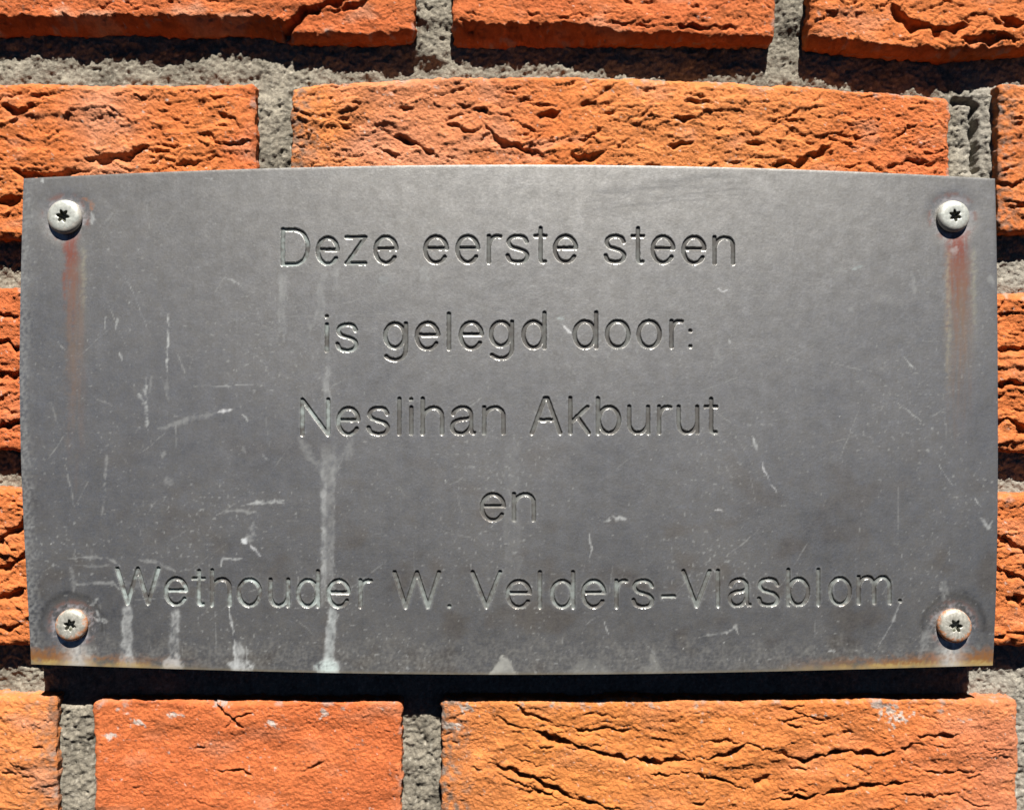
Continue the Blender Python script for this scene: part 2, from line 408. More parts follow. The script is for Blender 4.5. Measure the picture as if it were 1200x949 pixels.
# mortar bed behind and between the bricks
def build_mortar():
    cell, sub = 6.4, 4
    X0, Y0 = -760.0, -420.0
    nx, ny = int(2560 / cell), int(1700 / cell)
    xc = X0 + (np.arange(nx) + .5) * cell; yc = Y0 + (np.arange(ny) + .5) * cell
    XC, YC = np.meshgrid(xc, yc, indexing='ij')
    keep = np.ones(XC.shape, bool)
    kf = (1 + FACE / D) / (1 + MORTAR / D)      # brick outline carried back to the mortar's plane
    for x0, x1, y0, y1, tp, bt in BRICKS:
        fx = lambda v: CX + (v - CX) * kf
        fy = lambda v: CY + (v - CY) * kf
        ins = 16
        keep &= ~((XC > fx(x0) + ins) & (XC < fx(x1) - ins) & (YC > fy(y0) + ins + (12 if tp else 0)) & (YC < fy(y1) - ins - (12 if bt else 0)))
    view = (XC > -30) & (XC < 1230) & (YC > -30) & (YC < 980)
    under = (XC > 60) & (XC < 1130) & (YC > 240) & (YC < 745)
    X, Y, Q = lattice(X0, Y0, nx, ny, cell, sub, view & ~under, keep)
    h = 3.5 * fbm(X / 60, Y / 60, 901, 3) + 2.0 * fbm(X / 15, Y / 15, 905, 3) + 1.4 * fbm(X / 5, Y / 5, 908, 2, .9)
    h -= 3.0 * sm(.55, .95, fbm(X / 11, Y / 11, 911, 2))
    h += 1.2 * sm(.3, .7, pn(X / 3.2, Y / 3.2, 915))
    # open slot in the perpend joint above the plaque's corner
    dd, side, par = seg_dist(X + 3 * pn(Y / 12, X / 30, 917), Y, [(1140, 124), (1141, 200)])
    h -= 16 * (1 - sm(2.5, 5, dd))
    dd, side, par = seg_dist(X, Y + 2 * pn(X / 9, Y / 9, 918), [(1118, 120), (1136, 119)])
    h -= 12 * (1 - sm(2, 6, dd))
    h += 9 * sm(1138, 1168, X) * (1 - sm(1190, 1200, X)) * sm(80, 125, Y) * (1 - sm(235, 275, Y))
    # perpend joints filled nearly flush
    for xa, xb, ya, yb, up in ((40, 125, 800, 1010, 13), (285, 345, 95, 290, 9), (455, 530, 800, 1010, 7), (478, 536, -150, 40, 6), (900, 955, -150, 45, 6)):
        h += up * sm(xa, xa + 14, X) * (1 - sm(xb - 14, xb, X)) * sm(ya, ya + 30, Y) * (1 - sm(yb - 20, yb, Y))
    dd, side, par = seg_dist(X, Y, [(500, 0), (505, 60)])
    h += 7 * (1 - sm(8, 26, dd))
    n = fbm(X / 50, Y / 50, 921, 3); g = pn(X / 3.5, Y / 3.5, 925); g2 = fbm(X / 9, Y / 9, 928, 2)
    C = np.array([.172, .152, .118]) * (1 + .30 * n + .30 * g + .22 * g2)[:, None]
    pale = (sm(.45, .7, g) * .5)[:, None]
    C = C + (np.array([.34, .315, .265]) - C) * pale
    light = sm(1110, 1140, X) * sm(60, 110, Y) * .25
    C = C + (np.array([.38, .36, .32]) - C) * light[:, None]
    C = np.concatenate([C, np.ones((len(C), 1))], 1)
    V = world_pts(X, Y, MORTAR - h, MORTAR)
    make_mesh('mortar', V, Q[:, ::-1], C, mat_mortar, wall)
build_mortar()

# ------------------------------------------------------------------ the plaque
GW, GD = 2.5, 2.0      # half width and depth of the engraved strokes
def bez(p0, p1, p2, p3, n=12):
    t = np.linspace(0, 1, n)[:, None]
    p0, p1, p2, p3 = map(np.array, (p0, p1, p2, p3))
    return (1 - t) ** 3 * p0 + 3 * (1 - t) ** 2 * t * p1 + 3 * (1 - t) * t * t * p2 + t ** 3 * p3
def ell(cx, cy, rx, ry, a0=0, a1=360, n=28):
    a = np.radians(np.linspace(a0, a1, n))
    return np.stack([cx + rx * np.cos(a), cy + ry * np.sin(a)], -1)
def spline(pts, n=5):
    p = np.array(pts, float); p = np.vstack([2 * p[0] - p[1], p, 2 * p[-1] - p[-2]]); out = []
    for i in range(1, len(p) - 2):
        for t in np.linspace(0, 1, n, endpoint=False):
            out.append(.5 * (2 * p[i] + (p[i + 1] - p[i - 1]) * t + (2 * p[i - 1] - 5 * p[i] + 4 * p[i + 1] - p[i + 2]) * t * t
                             + (3 * p[i] - p[i - 1] - 3 * p[i + 1] + p[i + 2]) * t ** 3))
    return np.array(out + [p[-2]])
CAP = 1.33
ARCH = lambda a, b: np.vstack([bez((a, .6), (a + .08 * (b - a), 1.08), (b, 1.16), (b, .62)), [(b, 0)]])
GLYPH = {
    'D': [[(0, CAP), (0, 0)], np.vstack([[(0, CAP), (.4, CAP)], bez((.4, CAP), (.85, CAP), (1, .97), (1, CAP / 2)), bez((1, CAP / 2), (1, .36), (.85, 0), (.4, 0)), [(0, 0)]])],
    'e': [[(.02, .54), (.98, .54)], ell(.5, .5, .5, .5, 4, 325)],
    'z': [[(0, 1), (1, 1), (0, 0), (1, 0)]],
    'r': [[(0, 1), (0, 0)], bez((0, .6), (.12, .95), (.5, 1.04), (1, .98))],
    's': [spline([(.95, .77), (.82, .94), (.5, 1), (.17, .93), (.05, .75), (.2, .59), (.5, .51), (.82, .42), (.97, .25), (.85, .06), (.5, 0), (.13, .07), (0, .25)])],
    't': [[(0, 1), (1, 1)], np.vstack([[(.52, 1.29), (.52, .2)], bez((.52, .2), (.52, .02), (.66, 0), (.95, .02), 6)])],
    'n': [[(0, 1), (0, 0)], ARCH(0, 1)],
    'h': [[(0, CAP), (0, 0)], ARCH(0, 1)],
    'm': [[(0, 1), (0, 0)], ARCH(0, .5), ARCH(.5, 1)],
    'u': [np.vstack([[(0, 1)], bez((0, .4), (0, -.16), (.92, -.1), (1, .4))]), [(1, 1), (1, 0)]],
    'i': [[(0, 1), (0, 0)], [(0, 1.31), (0.01, 1.31)]],
    'l': [[(0, CAP), (0, 0)]],
    'd': [ell(.48, .5, .48, .5), [(1, CAP), (1, 0)]],
    'b': [ell(.52, .5, .48, .5), [(0, CAP), (0, 0)]],
    'o': [ell(.5, .5, .5, .5)],
    'g': [ell(.47, .54, .47, .46), np.vstack([[(1, 1)], bez((1, .05), (1, -.5), (.3, -.46), (.05, -.26))])],
    'a': [np.vstack([bez((.05, .74), (.1, 1.06), (.86, 1.12), (.86, .7)), bez((.86, .3), (.86, .05), (.9, 0), (1, .02), 5)]),
          np.vstack([bez((.86, .62), (.7, .5), (0, .62), (0, .25)), bez((0, .25), (0, -.08), (.7, -.14), (.86, .32))])],
    'N': [[(0, 0), (0, CAP), (1, 0), (1, CAP)]],
    'A': [[(0, 0), (.45, CAP), (.55, CAP), (1, 0)], [(.2, .5), (.8, .5)]],
    'k': [[(0, CAP), (0, 0)], [(.04, .42), (.92, 1)], [(.36, .64), (1, 0)]],
    'W': [[(0, CAP), (.25, 0), (.5, CAP), (.75, 0), (1, CAP)]],
    'V': [[(0, CAP), (.5, 0), (1, CAP)]],
    '.': [[(0, .03), (.01, .03)]],
    ':': [[(0, .03), (.01, .03)], [(0, .62), (.01, .62)]],
    '-': [[(0, .38), (1, .38)]],
}
# letters with the left and right edge of each in the photograph; baseline points per line
LINES = [
    ([(340, 309.8), (450, 308), (600, 307), (730, 307), (850, 308.7)],
     [('D', 329, 363), ('e', 370, 398), ('z', 403.7, 430.5), ('e', 437.5, 467), ('e', 496, 526), ('e', 533.7, 562.5), ('r', 570.5, 588.5), ('s', 592.5, 621),
      ('t', 625, 641.5), ('e', 648, 677.5), ('s', 707.5, 734.5), ('t', 739, 756), ('e', 762.5, 791.5), ('e', 798.7, 828), ('n', 835, 861.5)]),
    ([(383, 411), (500, 408.8), (600, 407.5), (720, 406.7), (800, 406.7)],
     [('i', 383, 383), ('s', 393, 420.5), ('g', 449, 478), ('e', 486, 516), ('l', 526, 526), ('e', 537.5, 567), ('g', 573, 602.5), ('d', 611, 640.5),
      ('d', 671, 701), ('o', 709, 739), ('o', 746, 775.5), ('r', 784.5, 801.5), (':', 809, 809)]),
    ([(360, 509), (480, 508), (640, 507.3), (840, 507)],
     [('N', 352, 387), ('e', 394, 422.5), ('s', 429.5, 457.5), ('l', 468, 468), ('i', 482, 482), ('h', 493, 520.5), ('a', 527.5, 558), ('n', 565, 592.5),
      ('A', 621, 659), ('k', 666, 692.5), ('b', 698.5, 728), ('u', 735, 762), ('r', 770, 788), ('u', 793, 819.5), ('t', 824.5, 842)]),
    ([(560, 609.5), (630, 609)], [('e', 562.5, 593), ('n', 600, 628)]),
    ([(150, 706.5), (210, 708), (300, 709.3), (480, 711), (650, 711), (750, 710.5), (830, 709.5), (920, 708.5), (1000, 707.5), (1050, 705)],
     [('W', 135, 188), ('e', 192, 220.5), ('t', 224.5, 241), ('h', 246, 271.5), ('o', 277.5, 307), ('u', 314.5, 340), ('d', 347, 375), ('e', 382.5, 411), ('r', 420, 437),
      ('W', 460, 517), ('.', 526.5, 526.5), ('V', 551.5, 588.5), ('e', 592.7, 623.5), ('l', 632.7, 632.7), ('d', 644.7, 674), ('e', 681, 710.5), ('r', 720, 736.5),
      ('s', 740, 767.5), ('-', 774.5, 792.5), ('V', 798.5, 834), ('l', 841.5, 841.5), ('a', 853, 881), ('s', 887, 914.5), ('b', 921.5, 949.5), ('l', 959, 959),
      ('o', 970.5, 998.5), ('m', 1004, 1045), ('.', 1054.7, 1054.7)]),
]
LETTERS = []      # (character, [polylines in picture coordinates])
XH = 30.6
for base_pts, chars in LINES:
    for ch, a, b_ in chars:
        yb = np.interp((a + b_) / 2, *zip(*base_pts))
        a2, b2 = (a + 2.4, b_ - 2.4) if b_ > a else (a, a + 1)
        LETTERS.append((ch, [np.stack([a2 + np.asarray(p, float)[:, 0] * (b2 - a2), yb - np.asarray(p, float)[:, 1] * XH], -1) for p in GLYPH[ch]]))

# outline of the plate
def fit(pts, deg=4):
    x, y = np.array(pts, float).T
    c, s_ = x.mean(), x.std()
    p = np.polyfit((x - c) / s_, y, deg)
    return lambda v: np.polyval(p, (v - c) / s_)
TOP = fit([(27.5, 209.5), (150, 203), (300, 198), (420, 195.3), (600, 193.3), (750, 194), (820, 195.2), (900, 198), (1000, 201.5), (1130, 207.5), (1166, 209.3)])
BOT = fit([(36.5, 778), (100, 780.3), (200, 783.5), (300, 786.3), (400, 788.3), (550, 790), (700, 790), (800, 788.6), (900, 786.5), (1000, 784), (1100, 781.3), (1163.5, 779.5)])
LEFT = fit([(209.5, 27.5), (330, 24.3), (430, 22.8), (500, 23.5), (620, 28.3), (700, 32), (778, 36.5)])
RIGHT = fit([(209.3, 1166), (330, 1168.5), (500, 1169.5), (650, 1168.5), (700, 1167), (779.5, 1163.5)])

def plate_map(u, v):
    """unit square to the plate's outline"""
    y_l = 209.5 + v * 568.5; y_r = 209.3 + v * 570.2
    x_t = 27.5 + u * 1138.5; x_b = 36.5 + u * 1127
    cx_ = (1 - u) * LEFT(y_l) + u * RIGHT(y_r)
    px = cx_ + (1 - v) * x_t + v * x_b - ((1 - v) * ((1 - u) * 27.5 + u * 1166) + v * ((1 - u) * 36.5 + u * 1163.5))
    py = (1 - v) * TOP(x_t) + v * BOT(x_b) + (1 - u) * y_l + u * y_r - ((1 - u) * ((1 - v) * 209.5 + v * 778) + u * ((1 - v) * 209.3 + v * 779.5))
    return px, py

SCREWS = [(76.5, 255), (1116.5, 254), (84.5, 731.5), (1117.5, 732)]

def plate_colour(X, Y):
    """patina, lime runs, scratches and rust of the sheet, as colour + how far it is covered (alpha)"""
    n1 = fbm(X / 130, Y / 110, 301, 4); n2 = fbm(X / 18, Y / 18, 305, 4); n3 = pn(X / 3, Y / 3, 309)
    vert = fbm(X / 9, Y / 160, 312, 3)
    v = .57 * (1 + .11 * n1 + .11 * n2 + .13 * n3 + .035 * vert + .015 * fbm(X / 30, Y / 5, 313, 3))
    C = v[:, None] * np.array([1.03, 1.0, .945])
    br = sm(.1, .8, fbm(X / 60, Y / 50, 316, 3)) * sm(420, 700, Y)
    C = C * (1 - br[:, None] * np.array([.14, .21, .27]))
    A = np.zeros(len(X)); P = np.zeros((len(X), 3))      # coat: coverage, colour times coverage
    def cover(mask, colour, a=1.0, al=1.0):
        nonlocal C, A, P
        m_ = np.clip(mask * a, 0, 1)
        if al < .45:
            C = C + (np.array(colour) - C) * m_[:, None]
        else:
            P = P * (1 - m_)[:, None] + np.array(colour) * .6 * m_[:, None]
            A = A * (1 - m_) + m_
    W1, W2 = (.56, .58, .58), (.36, .37, .37)
    grit = fbm(X / 4, Y / 4, 320, 3); blot = fbm(X / 14, Y / 14, 324, 3)
    def line(pts, w, colour=W1, a=.7, rough=.6, wob=1.5):
        lo = np.min(pts, 0) - 30; hi = np.max(pts, 0) + 30
        s_ = np.nonzero((X > lo[0]) & (X < hi[0]) & (Y > lo[1]) & (Y < hi[1]))[0]
        if not len(s_): return
        d_, _, p_ = seg_dist(X[s_] + wob * pn(X[s_] / 11, Y[s_] / 11, 330), Y[s_] + wob * pn(X[s_] / 11, Y[s_] / 11, 331), pts)
        m_ = np.zeros(len(X))
        ww = w * (.8 + .55 * blot[s_] + .35 * grit[s_]) * (.45 + .55 * sm(0, .25, np.minimum(p_, 1 - p_)))
        ww = np.maximum(ww, .35 * w)
        m_[s_] = (1 - sm(ww * .25, ww * 1.15, d_)) * np.clip(.85 + rough * (.8 * grit[s_] + .7 * blot[s_]) - rough * .35, 0, 1)
        cover(m_, colour, a * .85)
    def run(x_a, y_a, x_b, y_b, w_a, w_b, a=.55, flare=1.0, colour=(.42, .43, .43), foot=(.62, .64, .64)):
        a = min(a * 1.3, 1.0)
        """a lime run: hazy band with brighter rims, spreading into a foot at its lower end"""
        t = (Y - y_a) / (y_b - y_a)
        cx_ = x_a + (x_b - x_a) * t + 2.5 * fbm(Y / 22, X * 0 + x_a, 340, 2)
        w = w_a + (w_b - w_a) * t + flare * 14 * sm(.72, 1.02, t)
        d_ = np.abs(X - cx_) + 1.5 * grit
        ins = (1 - sm(w * .30, w * .60, d_)) * sm(-.03, .12, t + .06 * blot) * (1 - sm(.8, 1.0, t + .1 * blot) * (flare == 0)) * (t < 1.03)
        rim = np.exp(-((d_ - w * .46) / 1.6) ** 2) * sm(0, .1, t) * (t < 1.03)
        cover(ins * np.clip(.6 + .5 * blot + .3 * grit, .15, 1), colour, a)
        cover(rim * np.clip(.55 + .8 * blot, 0, 1), W1, a * .6)
        if flare > 0:
            cover(ins * sm(.62, .95, t) * np.clip(.55 + .5 * grit + .4 * blot, 0, 1), foot, a * 1.2 * min(flare, 1))
    # general haze and dust
    cover(np.clip(.24 + .10 * n1 + .14 * grit + .10 * blot, 0, .5), (.165, .154, .134), 1.0)
    cover(sm(.1, 1.0, fbm(X / 110, Y / 140, 350, 3) + .5 * grit + .2 * blot) * .5, (.5, .5, .49), .3, .3)
    cover(sm(.58, 1.05, fbm(X / 5, Y / 5, 352, 2) + .25 * n1) * .8, W2, .75)
    cover(sm(1.1, 1.3, fbm(X / 3.4, Y / 3.4, 354, 2) + .1 * blot), W1, .85)
    lb = 1 - sm(0, 20, X - LEFT(Y) + 6 * blot)
    cover(lb * np.clip(.5 + grit, 0, 1), (.36, .37, .37), .5, .7)
    cover(sm(738, 770, Y + 10 * blot) * np.clip(.3 + .7 * grit + .3 * blot, 0, 1), (.50, .50, .48), .16)
    for t_ in np.arange(5):      # dark wiped smears high on the sheet
        yy = 246 - t_ * 5 - (X - 690) * (.10 + .012 * t_)
        m_ = np.exp(-((Y - yy + 2 * blot) / (1.7 + .6 * t_)) ** 2) * sm(675, 720, X) * (1 - sm(850, 900, X)) * np.clip(.5 + .8 * fbm(X / 60, Y / 6, 360 + t_, 2), 0, 1)
        cover(m_, (.22, .22, .225), .5, .1)
    # lime runs out of the lettering
    run(149, 708, 149, 782, 9, 13, .62, .55)
    run(206, 712, 202, 785, 8, 12, .62, 1.0)
    run(385, 515, 384, 705, 16, 13, .24, 0.0); run(380, 560, 379, 700, 4, 4, .35, 0)
    run(391, 712, 384, 790, 9, 12, .7, 1.0, colour=(.42, .45, .45), foot=(.66, .74, .72))
    line([(269, 708), (269, 720), (273, 735), (275, 765), (276, 780)], 2.0, W1, .95)
    run(279, 748, 284, 788, 5, 12, .55, 1.0)
    line([(289, 757), (290, 775), (296, 786)], 2.2, W1, .6)
    line([(350, 513), (360, 528), (374, 545), (380, 562)], 8, W2, .4); line([(414, 516), (404, 532), (394, 546), (390, 562)], 8, W2, .4)
    run(332, 316, 329, 400, 6, 9, .2, 0); run(379, 315, 373, 380, 6, 9, .22, 0); run(395, 312, 393, 340, 4, 5, .25, 0); run(384, 414, 383, 470, 4, 6, .3, 0)
    run(500, 312, 498, 330, 9, 10, .3, 0); run(600, 512, 601, 700, 16, 20, .08, 0)
    def blob(x_, y_, rx, ry, a, colour=W1):
        q_ = np.hypot((X - x_ + 2.2 * blot) / rx, (Y - y_ + 1.5 * blot) / ry) + .16 * grit
        cover((1 - sm(.8, 1.05, q_)) * np.clip(.5 + .5 * grit + .4 * blot, 0, 1), colour, a)
        cover(np.exp(-((q_ - .92) / .13) ** 2) * np.clip(.5 + .6 * blot, 0, 1), W1, a * .6)
    blob(383, 781, 16, 9, .95, (.62, .72, .70)); blob(284, 780, 15, 8, .7); blob(202, 779, 15, 7, .6); blob(149, 775, 11, 8, .5); blob(94, 772, 15, 6, .7, (.6, .56, .42))
    # old marks
    line([(80, 655), (105, 652), (132, 656), (140, 664)], 2.6, W2, .7); line([(88, 663), (130, 663)], 2, W2, .5); line([(90, 684), (132, 682), (140, 690)], 3, W2, .7)
    line([(83, 664), (87, 692)], 4, W2, .4); line([(160, 655), (188, 660), (205, 670)], 3, W2, .6); line([(148, 684), (190, 686)], 8, W2, .3)
    line([(290, 590), (315, 588), (333, 590)], 3.2, W1, .8); line([(318, 586), (333, 586)], 3, W1, .6); line([(262, 598), (300, 600), (303, 606)], 2.4, W2, .7)
    line([(296, 612), (298, 628), (284, 634)], 6, W2, .7); line([(284, 632), (288, 636)], 4, (.75, .78, .8), .95); line([(293, 640), (302, 648), (306, 652)], 3.2, (.7, .72, .74), .85)
    line([(258, 662), (262, 654), (284, 655)], 2.4, W1, .8); line([(258, 620), (262, 650)], 12, (.13, .13, .13), .35)
    line([(197, 368), (197, 400), (195, 440)], 2.0, W1, .85); line([(195, 440), (197, 470)], 2.5, W2, .35); line([(208, 415), (217, 438)], 1.4, W2, .7)
    line([(171, 443), (170, 470), (173, 505)], 3.4, W1, .6, 1.0); line([(163, 462), (168, 468)], 3, W1, .6); line([(178, 440), (175, 462)], 2, W2, .5)
    line([(185, 503), (225, 490), (262, 482)], 4.5, W2, .55); line([(255, 483), (270, 480)], 3, (.75, .76, .78), .95); line([(284, 486), (291, 494)], 2.2, W1, .85)
    line([(124, 370), (123, 386)], 1.5, W1, .7); line([(138, 374), (136, 388)], 1.8, W1, .6); line([(140, 412), (143, 422)], 1.8, W1, .8); line([(68, 398), (72, 408), (77, 411)], 1.2, W1, .6)
    line([(146, 322), (160, 352), (172, 384)], .9, W1, .6); line([(248, 453), (280, 451), (308, 450)], 1.2, W1, .7); line([(222, 452), (250, 452)], 1.2, W2, .4)
    line([(262, 326), (272, 327), (282, 336)], 1.5, W1, .6); line([(320, 371), (380, 371), (480, 367), (600, 358)], .9, W2, .55, .8); line([(110, 465), (135, 478)], 1.2, W2, .5)
    line([(77, 545), (82, 570), (88, 595)], 1.2, W2, .6); line([(126, 520), (124, 560), (119, 608)], 3, W2, .5, 1.2); line([(60, 470), (68, 500)], 1.4, W2, .35)
    line([(190, 535), (192, 530)], 5, W2, .6); line([(196, 560), (200, 566)], 7, W2, .4); line([(285, 525), (287, 530)], 5, W2, .5); line([(308, 532), (314, 540)], 3.5, W1, .5)
    line([(327, 320), (332, 360)], 4, W2, .3); line([(360, 376), (364, 386)], 5, W2, .5); line([(388, 455), (398, 448)], 1.4, W2, .6); line([(160, 610), (168, 635)], 1.5, W2, .4)
    line([(661, 382), (668, 390)], 3.6, (.85, .86, .87), 1.0, .2); line([(653, 373), (660, 374)], 3, (.5, .58, .58), .7); line([(840, 338), (847, 342), (854, 340)], 1.6, (.75, .76, .78), .9)
    line([(440, 322), (456, 318), (459, 330), (444, 336), (440, 324)], 1.5, W2, .7); line([(446, 326), (454, 327)], 7, (.36, .38, .39), .6)
    line([(620, 336), (632, 337)], 1.2, W1, .6); line([(686, 352), (690, 352)], 1.4, W1, .6); line([(853, 398), (855, 402)], 2.2, W1, .8); line([(838, 408), (846, 425)], 4, W2, .35); line([(844, 425), (860, 470)], 2.2, W2, .25)
    line([(882, 510), (886, 527)], 2.3, W1, .75); line([(893, 542), (900, 560), (910, 577)], 2.0, (.7, .71, .73), .85); line([(1056, 415), (1074, 435)], 1.2, W1, .75); line([(1048, 470), (1082, 495)], 1, W1, .55)
    line([(1004, 508), (1031, 516)], 1, W2, .5); line([(1100, 545), (1117, 570)], 1.4, W1, .65); line([(1142, 583), (1149, 594)], 1.5, W1, .8); line([(1150, 606), (1158, 618), (1162, 610)], 3, W1, .6)
    line([(702, 607), (708, 610), (720, 606), (733, 608)], 4, W1, .75, 1.3); line([(838, 598), (846, 599)], 1.6, (.7, .7, .7), .8); line([(690, 625), (693, 640), (691, 655)], 1.4, W1, .65); line([(708, 728), (714, 743)], 1.3, W1, .7)
    line([(820, 746), (845, 742), (858, 738)], 2, W2, .7); line([(852, 742), (862, 734), (864, 742)], 3.6, (.5, .51, .5), .8); line([(1058, 700), (1045, 730), (1030, 756)], 1.5, W1, .45); line([(972, 763), (979, 762)], 2.5, W1, .7)
    line([(975, 315), (990, 318)], 4, W2, .5); line([(1000, 316), (1012, 312)], 3, (.5, .58, .58), .5); line([(1068, 318), (1072, 345)], 4, W2, .5)
    line([(1160, 322), (1163, 335)], 5, W2, .6); line([(1040, 345), (1042, 350)], 14, W2, .35, 1.4); line([(995, 362), (998, 364)], 7, W2, .5); pass
    rg = np.random.RandomState(77)
    for _ in range(130):
        x_, y_ = rg.uniform(60, 1140), rg.uniform(215, 770)
        L_ = rg.uniform(10, 70); an = rg.choice([rg.normal(1.3, .5), rg.normal(-.2, .5), rg.normal(2.2, .4)])
        line([(x_, y_), (x_ + L_ * math.cos(an) * .5, y_ + L_ * math.sin(an) * .5 + rg.normal(0, 1.5)), (x_ + L_ * math.cos(an), y_ + L_ * math.sin(an))], rg.uniform(.6, 1.1), W2, rg.uniform(.25, .7), .6, .6)
    # chips of mortar and lime along the lower edge
    def tri(x_, w, h_, a):
        t = (BOT(X) - Y) / h_
        m_ = (1 - sm(.42, .55, (np.abs(X - x_ + 5 * blot) + 3 * grit) / w + .42 * np.clip(t, 0, 1) ** 1.3)) * (t < 1.0) * (t > -.2)
        cover(m_ * np.clip(.75 + .4 * blot, 0, 1), (.50, .50, .46), a)
    tri(590, 29, 23, .75); tri(765, 24, 24, .25); tri(690, 60, 18, .2)
    # rust
    R1, R2, OCH = (.26, .068, .048), (.26, .12, .045), (.50, .37, .14)
    for x_, y_a, y_b, w in ((83, 268, 385, 8), (88, 300, 560, 11), (1122, 268, 385, 13), (1124, 300, 520, 15), (1127, 330, 440, 6)):
        t = (Y - y_a) / (y_b - y_a)
        m_ = np.exp(-((X - x_ + 3 * blot + 1.5 * grit) / w) ** 4) * sm(-.08, .08, t) * (1 - sm(.25, 1.05, t + .25 * fbm(X / 4, Y / 60, 372, 2))) * np.clip(.9 + .4 * grit + .5 * fbm(X / 3, Y / 45, 370, 2), 0, 1)
        cover(m_, R1 if y_a < 300 else (.24, .15, .10), .8 if y_a < 300 else .42)
    for x_, y_b in ((98, 400), (1111, 480), (1141, 430), (72, 330)):
        m_ = np.exp(-((X - x_ + 2 * blot) / 3.2) ** 2) * sm(285, 300, Y) * (1 - sm(y_b - 90, y_b, Y)) * np.clip(.6 + .8 * grit, 0, 1)
        cover(m_, (.46, .44, .33), .38)
    lowb = BOT(X) - Y
    z = (1 - sm(100, 260, X)) + sm(880, 1075, X)
    zc = (1 - sm(70, 125, X)) + sm(1075, 1105, X)
    cover(np.clip(zc, 0, 1) * (1 - sm(14, 24, lowb + 9 * blot)) * np.clip(.85 + .8 * blot + .4 * grit, 0, 1), (.24, .11, .045), .95)
    cover(np.clip(z, 0, 1) * (1 - sm(9, 17, lowb + 7 * blot)) * np.clip(.7 + .8 * blot + .4 * grit, 0, 1), R2, .9)
    cover(np.clip(z, 0, 1) * (1 - sm(2, 8, lowb + 3 * grit)) * np.clip(.7 + .5 * blot, 0, 1), OCH, .85)
    cover((1 - sm(1, 3.5, lowb + grit)) * .5, (.36, .30, .2), .6)
    # haloes round the screws
    for k_, (sx, sy) in enumerate(SCREWS):
        d_ = np.hypot(X - sx, (Y - sy)) + 2.5 * blot + 1.2 * grit
        cover((1 - sm(25, 29, d_ + 3 * blot)) * np.clip(.25 + .7 * grit + .9 * blot, 0, 1), (.45, .43, .46), .75)
        cover(np.exp(-((d_ - 28) / 2.5) ** 2) * np.clip(.2 + 1.2 * blot + .5 * grit, 0, 1), (.26, .14, .12), .65)
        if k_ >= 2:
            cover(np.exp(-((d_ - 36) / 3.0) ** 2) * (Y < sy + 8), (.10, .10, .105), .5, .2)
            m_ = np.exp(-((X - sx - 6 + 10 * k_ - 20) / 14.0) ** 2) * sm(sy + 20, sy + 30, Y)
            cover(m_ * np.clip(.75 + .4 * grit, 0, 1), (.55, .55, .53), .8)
    line([(98, 232), (106, 236), (109, 246)], 4, (.45, .20, .10), .8); line([(107, 250), (109, 262)], 4, W1, .7); line([(112, 714), (122, 728), (108, 722)], 4.5, W1, .75, 1.0); line([(106, 709), (116, 702)], 4, W1, .5)
    line([(1108, 682), (1104, 702)], 8, W2, .5); line([(1098, 722), (1085, 745), (1078, 770)], 9, W2, .5); line([(1093, 768), (1090, 775)], 12, (.26, .12, .08), .5); line([(1120, 290), (1118, 298)], 6, W1, .5)
    line([(118, 258), (122, 262), (132, 250)], 2.5, W2, .5); line([(49, 210), (51, 213)], 2.4, W1, .9); line([(578, 203), (590, 205), (600, 204)], 3, W1, .5, 1.2); line([(240, 209), (250, 210)], 1.6, W1, .7)
    line([(505, 282), (480, 330)], 2, W2, .15); line([(280, 252), (310, 230)], 1, W2, .4); line([(300, 255), (285, 300)], 1, W2, .25); line([(900, 230), (1080, 300)], .8, W2, .25)
    return C, A, P, cover

plaque = bpy.data.objects.new('memorial_plaque', None)
col.objects.link(plaque)
plaque['label'] = 'weathered grey metal plaque with engraved Dutch text screwed to the brick wall'
plaque['category'] = 'plaque'
THICK = 15.0

